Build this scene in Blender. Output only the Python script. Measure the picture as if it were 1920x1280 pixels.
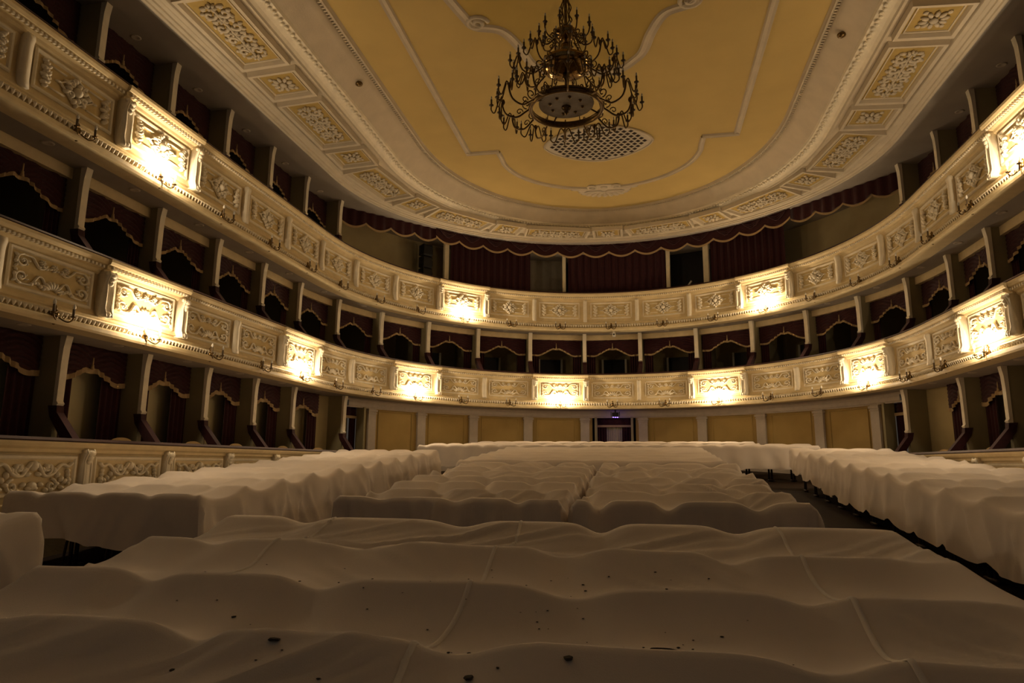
import bpy, math, random
from mathutils import Matrix, Vector
random.seed(7)
for o in list(bpy.data.objects): bpy.data.objects.remove(o)
SC = bpy.context.scene
COL = SC.collection
PI = math.pi
rad = math.radians
# ------------------------------------------------------------------ camera
# origin: axis of the hall at the back of the balcony front, z measured from the camera's eye level
cam_d = bpy.data.cameras.new('camera'); cam = bpy.data.objects.new('camera', cam_d); COL.objects.link(cam)
cam_d.sensor_width = 36.0; cam_d.lens = 1298.0 / 1920 * 36; cam_d.clip_start = 0.02; cam_d.clip_end = 200
yaw, pitch, roll = rad(-10.5432), rad(10.0083), rad(0.409)
fw = Vector((math.sin(yaw)*math.cos(pitch), math.cos(yaw)*math.cos(pitch), math.sin(pitch)))
rt = Vector((math.cos(yaw), -math.sin(yaw), 0)); up = rt.cross(fw)
r2 = rt*math.cos(roll) + up*math.sin(roll); u2 = -rt*math.sin(roll) + up*math.cos(roll)
M = Matrix((r2, u2, -fw)).transposed().to_4x4(); M.translation = (0.9156, -23.356, 0.0)
cam.matrix_world = M
SC.camera = cam
# ------------------------------------------------------------------ world and exposure
w = bpy.data.worlds.new('world'); SC.world = w; w.use_nodes = True
w.node_tree.nodes['Background'].inputs[0].default_value = (0.9, 0.75, 0.6, 1)
w.node_tree.nodes['Background'].inputs[1].default_value = 0.05
SC.view_settings.view_transform = 'Standard'; SC.view_settings.look = 'None'
SC.view_settings.exposure = 0.0; SC.view_settings.gamma = 1.0; SC.view_settings.use_curve_mapping = False
LAMP_W = 46.0           # power of one lit sconce candle
LAMP_C = (1.0, 0.75, 0.47)
# ------------------------------------------------------------------ materials
MATS = {}
def mat(name, col, rough=0.7, metal=0.0, var=0.12, scale=6.0, bump=0.0, bscale=40.0, col2=None, emit=None, sheen=0.0, spec=0.3):
    m = bpy.data.materials.new(name); m.use_nodes = True; nt = m.node_tree; b = nt.nodes['Principled BSDF']
    b.inputs['Roughness'].default_value = rough; b.inputs['Metallic'].default_value = metal
    b.inputs['Specular IOR Level'].default_value = spec
    if sheen: b.inputs['Sheen Weight'].default_value = sheen
    tc = nt.nodes.new('ShaderNodeTexCoord'); n = nt.nodes.new('ShaderNodeTexNoise')
    n.inputs['Scale'].default_value = scale; n.inputs['Detail'].default_value = 4
    nt.links.new(tc.outputs['Object'], n.inputs['Vector'])
    rp = nt.nodes.new('ShaderNodeMapRange'); rp.inputs[1].default_value = .3; rp.inputs[2].default_value = .7
    nt.links.new(n.outputs['Fac'], rp.inputs[0])
    mx = nt.nodes.new('ShaderNodeMix'); mx.data_type = 'RGBA'
    c2 = col2 if col2 else tuple(c*(1-var) for c in col)
    mx.inputs['A'].default_value = (*col, 1); mx.inputs['B'].default_value = (*c2, 1)
    nt.links.new(rp.outputs[0], mx.inputs['Factor']); nt.links.new(mx.outputs['Result'], b.inputs['Base Color'])
    if bump:
        n2 = nt.nodes.new('ShaderNodeTexNoise'); n2.inputs['Scale'].default_value = bscale; n2.inputs['Detail'].default_value = 3
        nt.links.new(tc.outputs['Object'], n2.inputs['Vector'])
        bp = nt.nodes.new('ShaderNodeBump'); bp.inputs['Strength'].default_value = bump; bp.inputs['Distance'].default_value = .01
        nt.links.new(n2.outputs['Fac'], bp.inputs['Height']); nt.links.new(bp.outputs['Normal'], b.inputs['Normal'])
    if emit:
        b.inputs['Emission Color'].default_value = (*emit[0], 1); b.inputs['Emission Strength'].default_value = emit[1]
    MATS[name] = m; return m
mat('stucco', (.71, .575, .335), .6, bump=.15)                       # cream plaster
mat('moulding', (.85, .77, .61), .6, bump=.3, bscale=25)           # off-white mouldings
mat('ochre', (.70, .55, .28), .7, bump=.1)                         # gold-ochre panel field
mat('ceil_yellow', (.53, .395, .15), .85, bump=.1, scale=1.5, var=.08)
mat('ceil_cream', (.59, .51, .385), .8, bump=.2, scale=3)
mat('ceil_ochre', (.44, .31, .10), .8, bump=.2)
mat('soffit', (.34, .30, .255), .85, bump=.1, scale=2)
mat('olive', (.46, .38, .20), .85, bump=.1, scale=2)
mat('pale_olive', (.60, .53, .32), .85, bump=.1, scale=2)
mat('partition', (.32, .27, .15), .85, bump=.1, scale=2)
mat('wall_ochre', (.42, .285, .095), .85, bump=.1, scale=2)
mat('pilaster', (.50, .43, .35), .7, bump=.1)
mat('velvet', (.045, .006, .008), .85, sheen=.15, scale=14, var=.35)
mat('rail_velvet', (.05, .010, .007), .6, sheen=.2)
mat('fringe', (.46, .33, .17), .7, bump=.6, bscale=120)
mat('wood_floor', (.030, .018, .011), .8, spec=.1, scale=8, var=.4)
mat('chair_wood', (.05, .03, .02), .4)
mat('chair_cloth', (.03, .022, .02), .9)
mat('brass', (.42, .27, .10), .16, 1.0, var=.4, scale=30)
mat('dark_brass', (.20, .13, .055), .32, 1.0, var=.4, scale=30)
mat('candle', (.14, .10, .06), .5)
mat('bulb', (.75, .72, .65), .25, spec=.5)
mat('bulb_lit', (1, .9, .7), .3, emit=((1, .82, .5), 60.0))
mat('sheet', (.72, .64, .57), .9, var=.10, scale=1.1, bump=.12, bscale=160)
mat('seam', (.80, .74, .67), .9)
mat('debris', (.035, .026, .018), .9)
mat('black', (.015, .014, .014), .5)
mat('post', (.72, .62, .42), .7)
mat('grille_white', (.58, .52, .42), .8)
mat('grille_hole', (.035, .025, .02), .9)
mat('grey_disc', (.34, .31, .27), .7, var=.3, scale=9)
mat('door_curtain', (.55, .48, .36), .9)
mat('grey_wall', (.34, .30, .22), .9)
mat('violet', (.1, .05, .8), .4, emit=((.10, .05, 1.0), 25.0))
mat('white_plastic', (.7, .66, .58), .5)
mat('box_chair', (.5, .33, .14), .8)
mat('lilac', (.2, .2, .3), .8)
# ------------------------------------------------------------------ mesh building helpers
class MB:
    def __init__(s): s.v = []; s.f = []
    def add(s, vs, fs):
        n = len(s.v); s.v += [tuple(p) for p in vs]; s.f += [tuple(i+n for i in f) for f in fs]
    def box(s, c, d, mtx=None):
        x, y, z = (k/2 for k in d)
        vs = [Vector((sx*x, sy*y, sz*z)) for sx in (-1, 1) for sy in (-1, 1) for sz in (-1, 1)]
        if mtx: vs = [mtx @ p for p in vs]
        s.add([p+Vector(c) for p in vs], [(0, 1, 3, 2), (4, 6, 7, 5), (0, 4, 5, 1), (2, 3, 7, 6), (0, 2, 6, 4), (1, 5, 7, 3)])
    def tube(s, pts, r, n=6, caps=True):
        pts = [Vector(p) for p in pts]; rs = r if isinstance(r, (list, tuple)) else [r]*len(pts)
        vs = []; ref = None
        for k, p in enumerate(pts):
            t = pts[min(k+1, len(pts)-1)] - pts[max(k-1, 0)]
            if t.length < 1e-9: t = Vector((0, 0, 1))
            t.normalize()
            if ref is None: ref = Vector((0, 1, 0)) if abs(t.y) < .9 else Vector((1, 0, 0))
            a = ref - t*ref.dot(t)
            if a.length < 1e-6: a = t.orthogonal()
            a.normalize(); ref = a; b = t.cross(a)
            vs += [p + (a*math.cos(2*PI*j/n) + b*math.sin(2*PI*j/n))*rs[k] for j in range(n)]
        fs = [(k*n+j, k*n+(j+1) % n, (k+1)*n+(j+1) % n, (k+1)*n+j) for k in range(len(pts)-1) for j in range(n)]
        if caps: fs += [tuple(range(n-1, -1, -1)), tuple(range((len(pts)-1)*n, len(pts)*n))]
        s.add(vs, fs)
    def ell(s, c, r, nu=8, nv=5, rot=0, axis='Y'):
        R = Matrix.Rotation(rot, 3, axis); vs = []
        for j in range(1, nv):
            th = PI*j/nv
            for k in range(nu):
                ph = 2*PI*k/nu
                vs.append(Vector(c) + R @ Vector((r[0]*math.sin(th)*math.cos(ph), r[1]*math.sin(th)*math.sin(ph), r[2]*math.cos(th))))
        vs += [Vector(c)+R @ Vector((0, 0, r[2])), Vector(c)+R @ Vector((0, 0, -r[2]))]
        n = len(vs); fs = []
        for j in range(nv-2):
            for k in range(nu): fs.append((j*nu+k, (j+1)*nu+k, (j+1)*nu+(k+1) % nu, j*nu+(k+1) % nu))
        for k in range(nu):
            fs.append((n-2, k, (k+1) % nu)); fs.append((n-1, (nv-2)*nu+(k+1) % nu, (nv-2)*nu+k))
        s.add(vs, fs)
    def lathe(s, prof, n=16, c=(0, 0, 0)):
        vs = [(c[0]+r*math.cos(2*PI*k/n), c[1]+r*math.sin(2*PI*k/n), c[2]+z) for r, z in prof for k in range(n)]
        fs = [(i*n+k, i*n+(k+1) % n, (i+1)*n+(k+1) % n, (i+1)*n+k) for i in range(len(prof)-1) for k in range(n)]
        s.add(vs, fs)
    def grid(s, fn, nu, nv):
        vs = [fn(i/nu, j/nv) for j in range(nv+1) for i in range(nu+1)]
        fs = [(j*(nu+1)+i, j*(nu+1)+i+1, (j+1)*(nu+1)+i+1, (j+1)*(nu+1)+i) for j in range(nv) for i in range(nu)]
        s.add(vs, fs)
    def prism(s, poly, x0, x1):           # polygon in (y,z) extruded along x
        n = len(poly)
        vs = [(x0, *p) for p in poly] + [(x1, *p) for p in poly]
        s.add(vs, [tuple(range(n-1, -1, -1)), tuple(range(n, 2*n))] + [(k, (k+1) % n, n+(k+1) % n, n+k) for k in range(n)])
    def frame(s, w, h, t, d, y=0.0):      # mitred picture-frame moulding in the x-z plane, d proud (towards -y)
        loops = []
        for off, dy in ((0, 0), (t*.25, -d), (t*.7, -d*.8), (t, 0)):
            X, Z = w/2-off, h/2-off
            loops.append([(-X, y+dy, -Z), (X, y+dy, -Z), (X, y+dy, Z), (-X, y+dy, Z)])
        vs = [p for l in loops for p in l]
        s.add(vs, [(k*4+j, k*4+(j+1) % 4, (k+1)*4+(j+1) % 4, (k+1)*4+j) for k in range(3) for j in range(4)])
    def mesh(s, name, m, smooth=True):
        me = bpy.data.meshes.new(name); me.from_pydata(s.v, [], s.f); me.materials.append(MATS[m])
        if smooth: me.polygons.foreach_set('use_smooth', [True]*len(me.polygons))
        me.update(); return me
    def build(s, name, m, parent=None, smooth=True, mtx=None):
        return link(name, s.mesh(name, m, smooth), parent, mtx)
def link(name, data, parent=None, mtx=None):
    o = bpy.data.objects.new(name, data); COL.objects.link(o)
    if parent: o.parent = parent
    if mtx is not None: o.matrix_local = mtx
    return o
def tag(o, label=None, cat=None, group=None, kind=None):
    if label: o['label'] = label
    if cat: o['category'] = cat
    if group: o['group'] = group
    if kind: o['kind'] = kind
    return o
def empty(name, mtx=None):
    o = bpy.data.objects.new(name, None); COL.objects.link(o); o.empty_display_size = .1
    if mtx is not None: o.matrix_world = mtx
    return o
def clone(o, mtx=None, parent=None):
    c = o.copy(); COL.objects.link(c)
    if parent: c.parent = parent; c.matrix_parent_inverse = o.matrix_parent_inverse
    if mtx is not None: c.matrix_local = mtx
    for ch in KIDS.get(o.name, ()): clone(ch, ch.matrix_local.copy(), c)
    return c
KIDS = {}
def kids(root):                            # remember the tree of a prototype for clone()
    KIDS[root.name] = [c for c in bpy.data.objects if c.parent == root]
    for c in KIDS[root.name]: kids(c)
def lerp(a, b, t): return a+(b-a)*t
def clamp(x, a, b): return max(a, min(b, x))
def smooth(t): t = clamp(t, 0, 1); return t*t*(3-2*t)
def spiral(cx, cz, r0, r1, a0, a1, y=0, n=18):
    return [(cx+lerp(r0, r1, k/n)*math.cos(lerp(a0, a1, k/n)), y, cz+lerp(r0, r1, k/n)*math.sin(lerp(a0, a1, k/n))) for k in range(n+1)]
def bez(pts, n=10):                        # smooth curve through points
    P = [Vector(p) for p in pts]; out = []
    for k in range(len(P)-1):
        a = P[max(k-1, 0)]; b = P[k]; c = P[k+1]; d = P[min(k+2, len(P)-1)]
        for j in range(n):
            t = j/n
            out.append(.5*((2*b)+(c-a)*t+(2*a-5*b+4*c-d)*t*t+(3*b-a-3*c+d)*t**3))
    out.append(P[-1]); return out
# ------------------------------------------------------------------ plan of the hall: straight sides and a half ellipse
class Plan:
    def __init__(s, rx, ry, yc):
        s.rx, s.ry, s.yc = rx, ry, yc; N = 3000; s.sl = [0.0]; px = (0, ry)
        for k in range(1, N+1):
            t = PI/2*k/N; p = (rx*math.sin(t), ry*math.cos(t)); s.sl.append(s.sl[-1]+math.hypot(p[0]-px[0], p[1]-px[1])); px = p
        s.L = s.sl[-1]; s.N = N
    def at(s, q, b=0.0):
        a = abs(q); sg = 1 if q >= 0 else -1
        if a < s.L:
            lo, hi = 0, s.N
            while hi-lo > 1:
                m = (lo+hi)//2
                if s.sl[m] <= a: lo = m
                else: hi = m
            t = PI/2*(lo+(a-s.sl[lo])/(s.sl[lo+1]-s.sl[lo]))/s.N
            x, y = s.rx*math.sin(t), s.ry*math.cos(t); n = Vector((math.sin(t)/s.rx, math.cos(t)/s.ry)).normalized()
        else: x, y, n = s.rx, -(a-s.L), Vector((1, 0))
        return Vector((sg*(x+b*n.x), s.yc+y+b*n.y)), Vector((sg*n.x, n.y))
HALL = Plan(6.885, 7.5515, -7.5515)
BAY = 1.75
def S(i): return (i-10.5)*BAY
def cv(i, b=0.0): return HALL.at(S(i), b)
def place(i, b, z, plan=HALL, q=None):     # local x along the wall, y outwards, z up
    p, n = plan.at(S(i) if q is None else q, b)
    m = Matrix(((n.y, n.x, 0, p.x), (-n.x, n.y, 0, p.y), (0, 0, 1, z), (0, 0, 0, 1)))
    return m
def sweep(mb, prof, q0, q1, ds=.3, plan=HALL, closed=False, ends=False):
    n = max(1, int(math.ceil((q1-q0)/ds))); k = len(prof); vs = []
    for j in range(n+1):
        q = lerp(q0, q1, j/n)
        p0, nn = plan.at(q)
        for b, z in prof: vs.append((p0.x+nn.x*b, p0.y+nn.y*b, z))
    m = k if closed else k-1
    fs = [(j*k+a, j*k+(a+1) % k, (j+1)*k+(a+1) % k, (j+1)*k+a) for j in range(n) for a in range(m)]
    if ends: fs += [tuple(range(k)), tuple(range(n*k+k-1, n*k-1, -1))]
    mb.add(vs, fs)
def swp(name, m, prof, i0, i1, parent=None, ds=.3, closed=False, ends=False, sm=False):
    b = MB(); sweep(b, prof, S(i0), S(i1), ds, closed=closed, ends=ends)
    return b.build(name, m, parent, sm)
I0, I1 = -4, 25                            # bays built (the stage lies beyond)
LB, LT = 1.82, 2.96                        # lower balcony front
UB, UT = 4.47, 5.78                        # upper balcony front
SOF = 7.32                                 # ceiling over the upper boxes
# ------------------------------------------------------------------ raked floor
def crest_z(y): return -.70 + .0737*(y+20.55)
def floor_z(y): return crest_z(y) - .95
fb = MB(); fb.add([(-10, -27, floor_z(-27)), (10, -27, floor_z(-27)), (10, 5, floor_z(5)), (-10, 5, floor_z(5))], [(0, 1, 2, 3)])
tag(fb.build('floor', 'wood_floor', smooth=False), 'dark wooden floor raked up towards the back of the hall', None, kind='structure')
# ------------------------------------------------------------------ balcony fronts
def front_profile(zb, zt, push=0.0):
    h = zt-zb; z = lambda f: zb+h*f; p = -push
    foot = [(.05, z(.255))] if push else [(.30, zb), (-.05, zb), (-.06, z(.03)), (-.06, z(.075)), (-.02, z(.09)), (.0, z(.10)), (.045, z(.13)),
            (.045, z(.20)), (.02, z(.215)), (.03, z(.235))]
    return foot+[(.06+p, z(.26)), (.10+p, z(.33)), (.125+p, z(.5)), (.12+p, z(.68)),
            (.10+p, z(.80)), (.06+p, z(.825)), (.05+p, z(.86)), (.0+p, z(.875)), (.0+p, z(.915)), (-.05+p, z(.93)), (-.07+p, z(.965)), (-.07+p, zt), (.28, zt)]
def leaf_scroll_lower():
    b = MB(); y = -.012
    for sx in (-1, 1):
        for sz in (-1, 1):
            a0 = PI/2*sz
            pts = spiral(sx*.50, sz*.125, .105, .018, a0 if sx > 0 else PI-a0, (a0 if sx > 0 else PI-a0) - sx*sz*PI*2.6, y, 22)
            b.tube(pts, [.017]*10+[.014]*13, 5)
            b.ell((sx*.50, y, sz*.125), (.026, .02, .026), 6, 4)
            b.tube(bez([(sx*.50, y, sz*.23), (sx*.42, y, sz*.225), (sx*.355, y, sz*.215), (sx*.30, y, sz*.15), (sx*.235, y, sz*(.085 if sz > 0 else .05)), (sx*.17, y, sz*(.09 if sz > 0 else .07)), (sx*.12, y, sz*.16)], 5), .015, 5)
            for k, (px, pz, r, ro) in enumerate(((.595, .20, .04, .7), (.60, .10, .035, 0), (.59, .03, .03, -.5), (.41, .15, .026, 1.2), (.43, .09, .022, .4))):
                b.ell((sx*px, y, sz*pz), (r*.55, .018, r), 6, 4, ro*sx*sz)
    for x, z, r in ((-.2, .185, .05), (0, .165, .055), (.2, .185, .05)):
        for k in range(6):
            a = k*PI/3; b.ell((x+r*.62*math.cos(a), y, z+r*.62*math.sin(a)), (r*.42, .02, r*.3), 6, 4, -a)
        b.ell((x, y-.008, z), (r*.3, .02, r*.3), 6, 4)
    for k in range(9):
        x = -.24+.06*k; b.ell((x, y, .105+.02*abs(math.sin(k*1.6))), (.028, .018, .02), 6, 4)
    for a in (-1.15, -.75, -.35, 0, .35, .75, 1.15):
        b.ell((.13*math.sin(a), y-.004, -.235+.10*math.cos(a)), (.026, .024, .075), 6, 4, a)
    for sx in (-1, 1):
        for k in range(5): b.ell((sx*(.14+.05*k), y, -.19-.03*math.cos(k*1.3)), (.03, .02, .035), 6, 4, sx*(.4+.25*k))
    return b
def cartouche_upper():
    b = MB(); y = -.015; rnd = random.Random(3)
    for k in range(14):
        a = 2*PI*k/14; rx, rz = .235, .185
        if k % 2: rx, rz = .17, .13
        b.ell((rx*.85*math.cos(a), y, rz*1.0*math.sin(a)), (.062, .03, .04), 6, 4, -a)
    for sx in (-1, 1):
        for sz in (-1, 1):
            b.tube(spiral(sx*.13, sz*.085, .07, .012, PI/2*sz, PI/2*sz+sx*sz*PI*2, y-.01, 14), .016, 5)
        b.tube(bez([(sx*.30, y, 0), (sx*.22, y, .06), (sx*.10, y, .17), (0, y, .22)], 4), .014, 5)
        b.tube(bez([(sx*.30, y, 0), (sx*.22, y, -.06), (sx*.10, y, -.17), (0, y, -.22)], 4), .014, 5)
        b.ell((sx*.33, y, 0), (.05, .02, .018), 6, 4)
    b.ell((0, y-.01, 0), (.07, .04, .085), 8, 6); b.ell((0, y, .23), (.03, .025, .05), 6, 4); b.ell((0, y, -.23), (.03, .025, .05), 6, 4)
    for sx in (-1, 1):
        for k in range(11):
            t = k/10-.5; b.ell((sx*(.535+.035*math.sin(k*2.1)), y, t*.42), (.042+.028*(1-abs(2*t)), .03, .034), 6, 4, rnd.uniform(-1, 1))
        b.tube(spiral(sx*.535, .07, .06, .012, 0, sx*PI*2.2, y-.008, 12), .014, 5)
        b.tube(spiral(sx*.535, -.07, .06, .012, 0, -sx*PI*2.2, y-.008, 12), .014, 5)
        for sz in (-1, 1): b.tube([(sx*.20, y+.006, sz*.185), (sx*.47, y+.006, sz*.185)], .014, 5)
    return b
def console_mesh(h, fancy):                # S-shaped bracket between panels; origin at its foot, front towards -y
    b = MB(); n = 12
    prof = []
    for k in range(n+1):
        t = k/n; z = h*t
        d = .035+.055*math.exp(-((t-.93)/.10)**2)+.05*math.exp(-((t-.02)/.10)**2)+.02*math.sin(PI*t) if fancy else .025+.025*math.exp(-((t-.93)/.08)**2)+.018*math.exp(-((t-.03)/.08)**2)
        prof.append((-d, z))
    wd = .085 if fancy else .06
    b.prism([(.10, 0)]+prof+[(.10, h)], -wd, wd)
    if fancy:
        for sx in (-1, 1): b.tube([(sx*wd*.72, p[0]-.004, p[1]) for p in prof], .014, 5)
        for k, dz in ((0, .91), (1, .82), (2, .74)):
            b.ell((0, -.09+.014*k, h*dz), (.07-.014*k, .035, .045), 8, 5)
        for sx in (-1, 1): b.ell((sx*.075, -.06, h*.95), (.03, .03, .035), 6, 4)
        b.ell((0, -.07, h*.05), (.06, .03, .05), 8, 5)
    return b
def balcony(name, label, zb, zt, proj, orn, orn_name, orn_w, orn_h):
    root = tag(empty(name), label, 'balcony')
    h = zt-zb
    swp('parapet', 'stucco', front_profile(zb, zt), I0, I1, root)
    swp('hand_rail', 'rail_velvet', [(.30, zt-.03), (-.03, zt+.001), (-.06, zt+.02), (-.04, zt+.05), (.10, zt+.06), (.30, zt+.04)], I0, I1, root, closed=True, ends=True)
    swp('inner_lining', 'rail_velvet', [(.28, zt), (.30, zb+.2)], I0, I1, root)
    # leaf course and dentils: small repeated pieces
    lf = MB(); q = S(I0)+.03; z0 = zb+h*.145
    while q < S(I1):
        m = place(0, 0, 0, q=q); i = q/BAY+10.5; c = m @ Vector((0, .035, z0)); R = m.to_3x3()
        r = Matrix.Rotation(0, 3, 'X')
        vs = [R @ Vector(p) + c for p in ((-.04, .01, .05), (.04, .01, .05), (.034, -.04, .0), (-.034, -.04, .0), (0, -.065, .018), (0, -.03, -.06))]
        lf.add(vs, [(0, 1, 4), (1, 2, 4), (2, 5, 4), (5, 3, 4), (3, 0, 4)])
        q += .083
    tag(lf.build('leaf_course', 'moulding', root, False), kind='stuff')
    dn = MB(); q = S(I0)+.03; z0 = zb+h*.895
    while q < S(I1):
        i = q/BAY+10.5; pu = .05 if math.floor(i) in proj else 0
        m = place(0, 0, 0, q=q); dn.box(m @ Vector((0, -.015-pu, z0)), (.035, .045, .038), m.to_3x3()); q += .072
    tag(dn.build('dentil_course', 'moulding', root, False), kind='stuff')
    for i in sorted(proj):
        swp('projecting_bay', 'stucco', front_profile(zb, zt, .05), i-.045, i+1.045, root, ends=True)
    # panels
    pm = MB(); pm.box((0, .02, 0), (orn_w, .04, orn_h)); pm = pm.mesh('panel', 'ochre', False)
    fm = MB(); fm.frame(orn_w+.09, orn_h+.09, .06, .03); fm = fm.mesh('panel_frame', 'moulding', False)
    orn.v = [(x, y*1.7, z*.84) for x, y, z in orn.v]
    om = orn.mesh(orn_name, 'moulding')
    cf = console_mesh(h*.60, True).mesh('console', 'moulding'); cp = console_mesh(h*.58, False).mesh('console', 'moulding')
    for i in range(I0, I1):
        pu = .05 if i in proj else 0
        m = place(i+.5, .095-pu, zb+h*.56)
        p = link('panel', pm, root, m)
        link('panel_frame', fm, p); link(orn_name, om, p)
    for i in range(I0, I1+1):
        fancy = (i in proj) or (i-1 in proj)
        link('console', cf if fancy else cp, root, place(i, .04-(.05 if fancy else 0), zb+h*(.24 if fancy else .25)))
    # soffit under the balcony and the box floor
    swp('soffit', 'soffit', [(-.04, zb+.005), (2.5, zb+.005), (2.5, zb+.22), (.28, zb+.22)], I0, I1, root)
    return root
LPROJ = {-3, 0, 3, 6, 9, 12, 15, 18, 21, 24}; LLIT = LPROJ-{-3, 21, 24}
UPROJ = {-4, 0, 7, 13, 19, 24}
low = balcony('balcony', 'lower balcony front with scrollwork panels, lamps at every third panel', LB, LT, LPROJ, leaf_scroll_lower(), 'scrollwork', 1.32, .48)
upp = balcony('balcony', 'upper balcony front with cartouche and drop ornament panels', UB, UT, UPROJ, cartouche_upper(), 'cartouche', 1.34, .49)
# ------------------------------------------------------------------ box partitions, walls behind the boxes, headers
def partition(i, zrail, zfloor, zsof, parent, depth=2.45, b0=.60):
    b = MB(); b.prism([(b0, zfloor), (b0, zsof), (depth, zsof), (depth, zfloor)], -.05, .05)
    p = b.build('partition', 'partition', parent, False, place(i, 0, 0))
    e = MB(); zl = zrail+.50
    e.prism([(b0+.03, zl), (b0-.03, zl+.01), (b0-.06, zl+.05), (b0-.03, zl+.09), (b0-.035, zsof-.40), (b0-.04, zsof-.30), (b0-.045, zsof-.2), (b0-.075, zsof-.03), (b0-.075, zsof), (b0+.03, zsof)], -.062, .062)
    e.build('pilaster_edge', 'moulding', p, False)
    a = MB(); a.prism([(b0+.10, zl+.02), (b0-.05, zl+.02), (b0-.06, zl-.08), (b0-.38, zrail+.04), (b0-.38, zrail-.05), (b0-.24, zrail-.05), (b0+.06, zl-.14)], -.065, .065)
    a.build('velvet_armrest', 'velvet', p, False)
    return p
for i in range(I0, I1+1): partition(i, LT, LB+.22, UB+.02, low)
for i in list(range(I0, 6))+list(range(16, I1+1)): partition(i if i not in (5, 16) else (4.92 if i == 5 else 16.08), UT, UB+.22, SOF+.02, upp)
swp('header', 'stucco', [(.78, UB+.02), (.78, UB-.17), (.94, UB-.17), (.94, UB+.02)], I0, I1, low)
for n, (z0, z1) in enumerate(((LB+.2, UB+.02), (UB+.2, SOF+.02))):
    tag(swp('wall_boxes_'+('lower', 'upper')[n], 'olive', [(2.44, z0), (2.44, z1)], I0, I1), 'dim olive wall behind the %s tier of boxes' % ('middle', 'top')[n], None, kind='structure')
# ------------------------------------------------------------------ ground floor: side boxes, back wall
GE, GE2 = 5.25, 15.75
def swag_parapet_orn():
    b = MB(); y = -.012
    for sx in (-1, 1):
        b.tube(bez([(sx*.62, y, .17), (sx*.55, y, .12), (sx*.47, y, .15), (sx*.40, y, .12), (sx*.30, y, .02), (sx*.18, y, .0), (sx*.10, y, .10), (sx*.04, y, .17)], 5), .022, 5)
        b.tube(spiral(sx*.22, .09, .075, .015, -PI/2, -PI/2+sx*PI*2.4, y, 16), .018, 5)
        for k in range(9):
            t = k/8; b.ell((sx*(.08+.50*t), y, .02+.10*math.sin(t*5.2)), (.05, .026, .03), 6, 4, sx*(.5+t*2))
        for k in range(4): b.ell((sx*(.56+.006*k), y, .06-.055*k), (.03, .022, .035), 6, 4)
        b.tube(spiral(sx*.30, -.13, .09, .016, PI/2, PI/2-sx*PI*2.4, y, 16), .018, 5)
        for k in range(7): b.ell((sx*(.05+.085*k), y, -.16+.05*math.sin(k*1.9)), (.045, .024, .03), 6, 4, sx*k*.7)
    b.ell((0, y, .13), (.06, .035, .07), 8, 5); b.ell((0, y, -.13), (.07, .03, .06), 8, 5)
    return b
po_ = swag_parapet_orn(); po_.v = [(x, y*1.8, z) for x, y, z in po_.v]; po = po_.mesh('swag', 'moulding')
ppm = MB(); ppm.box((0, .02, 0), (1.36, .04, .46)); ppm = ppm.mesh('panel', 'stucco', False)
pfm = MB(); pfm.frame(1.44, .54, .06, .03); pfm = pfm.mesh('panel_frame', 'moulding', False)
pcm = console_mesh(.66, True).mesh('console', 'moulding')
GT = .27
for side, (a, bnd) in (('left', (I0, GE)), ('right', (GE2, I1))):
    root = tag(empty('box_parapet'), ('low garlanded box parapet alongside the sheeted seats with sagging hem and dark chairs' if side == 'left' else 'low box parapet behind the long sheeted block with chair legs showing'), 'parapet')
    z0 = -1.3
    swp('parapet_wall', 'stucco', [(.3, z0), (-.05, z0), (-.05, -.56), (.0, -.54), (.05, -.47), (.06, -.2), (.06, .09), (.02, .11), (.02, .15), (-.03, .18), (-.05, .22), (-.05, GT-.02), (.3, GT-.02)], a, bnd, root, ends=True)
    swp('hand_rail', 'rail_velvet', [(.30, GT-.03), (-.03, GT-.02), (-.06, GT), (-.04, GT+.035), (.30, GT+.04)], a, bnd, root, closed=True, ends=True)
    for i in range(a if side == 'left' else 17, (6 if side == 'left' else bnd+1)):
        if side == 'left' and i > 5: continue
        link('console', pcm, root, place(i, .03, -.50))
    for i in range(a if side == 'left' else 16, (5 if side == 'left' else bnd)):
        p = link('panel', ppm, root, place(i+.5, .035, -.20)); link('panel_frame', pfm, p); link('swag', po, p)
    swp('box_floor', 'wood_floor', [(.3, -.62), (2.5, -.62)], a, bnd, root)
    for i in range(a if side == 'left' else 17, (5 if side == 'left' else bnd+1)): partition(i, GT, -.62, LB+.02, root)
    partition(GE if side == 'left' else GE2, GT, -.9, LB+.02, root, depth=2.45)
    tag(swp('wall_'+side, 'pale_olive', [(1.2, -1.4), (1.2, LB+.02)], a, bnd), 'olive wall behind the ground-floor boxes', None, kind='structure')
# blank olive pier closing the last ground-floor box on either side
for i0, i1 in ((4.72, GE), (GE2, 16.28)):
    b = MB(); sweep(b, [(1.12, -1), (1.12, LB+.02), (1.32, LB+.02), (1.32, -1)], S(i0), S(i1), .2, ends=True)
    tag(b.build('wall_pier', 'olive', None, False), 'olive plaster pier between the last box and the corner doorway', None, kind='structure')
wall = tag(empty('wall_back'), 'ochre panelled back wall with pale pilasters behind the rear seats', None, kind='structure')
GW = .85
for a, c in ((5.88, 10.13), (10.87, 15.12)):
    swp('plaster', 'wall_ochre', [(GW+.06, -.6), (GW+.06, LB+.02)], a, c, wall)
    swp('skirting', 'pilaster', [(GW+.06, -.6), (GW-.02, -.6), (GW-.02, .25), (GW+.06, .28)], a, c, wall)
swp('frieze', 'pilaster', [(GW+.06, 1.58), (GW, 1.58), (GW, 1.60), (GW-.03, 1.63), (GW-.03, 1.72), (GW-.08, 1.78), (GW-.08, LB+.02)], 5.3, 15.7, wall)
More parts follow.
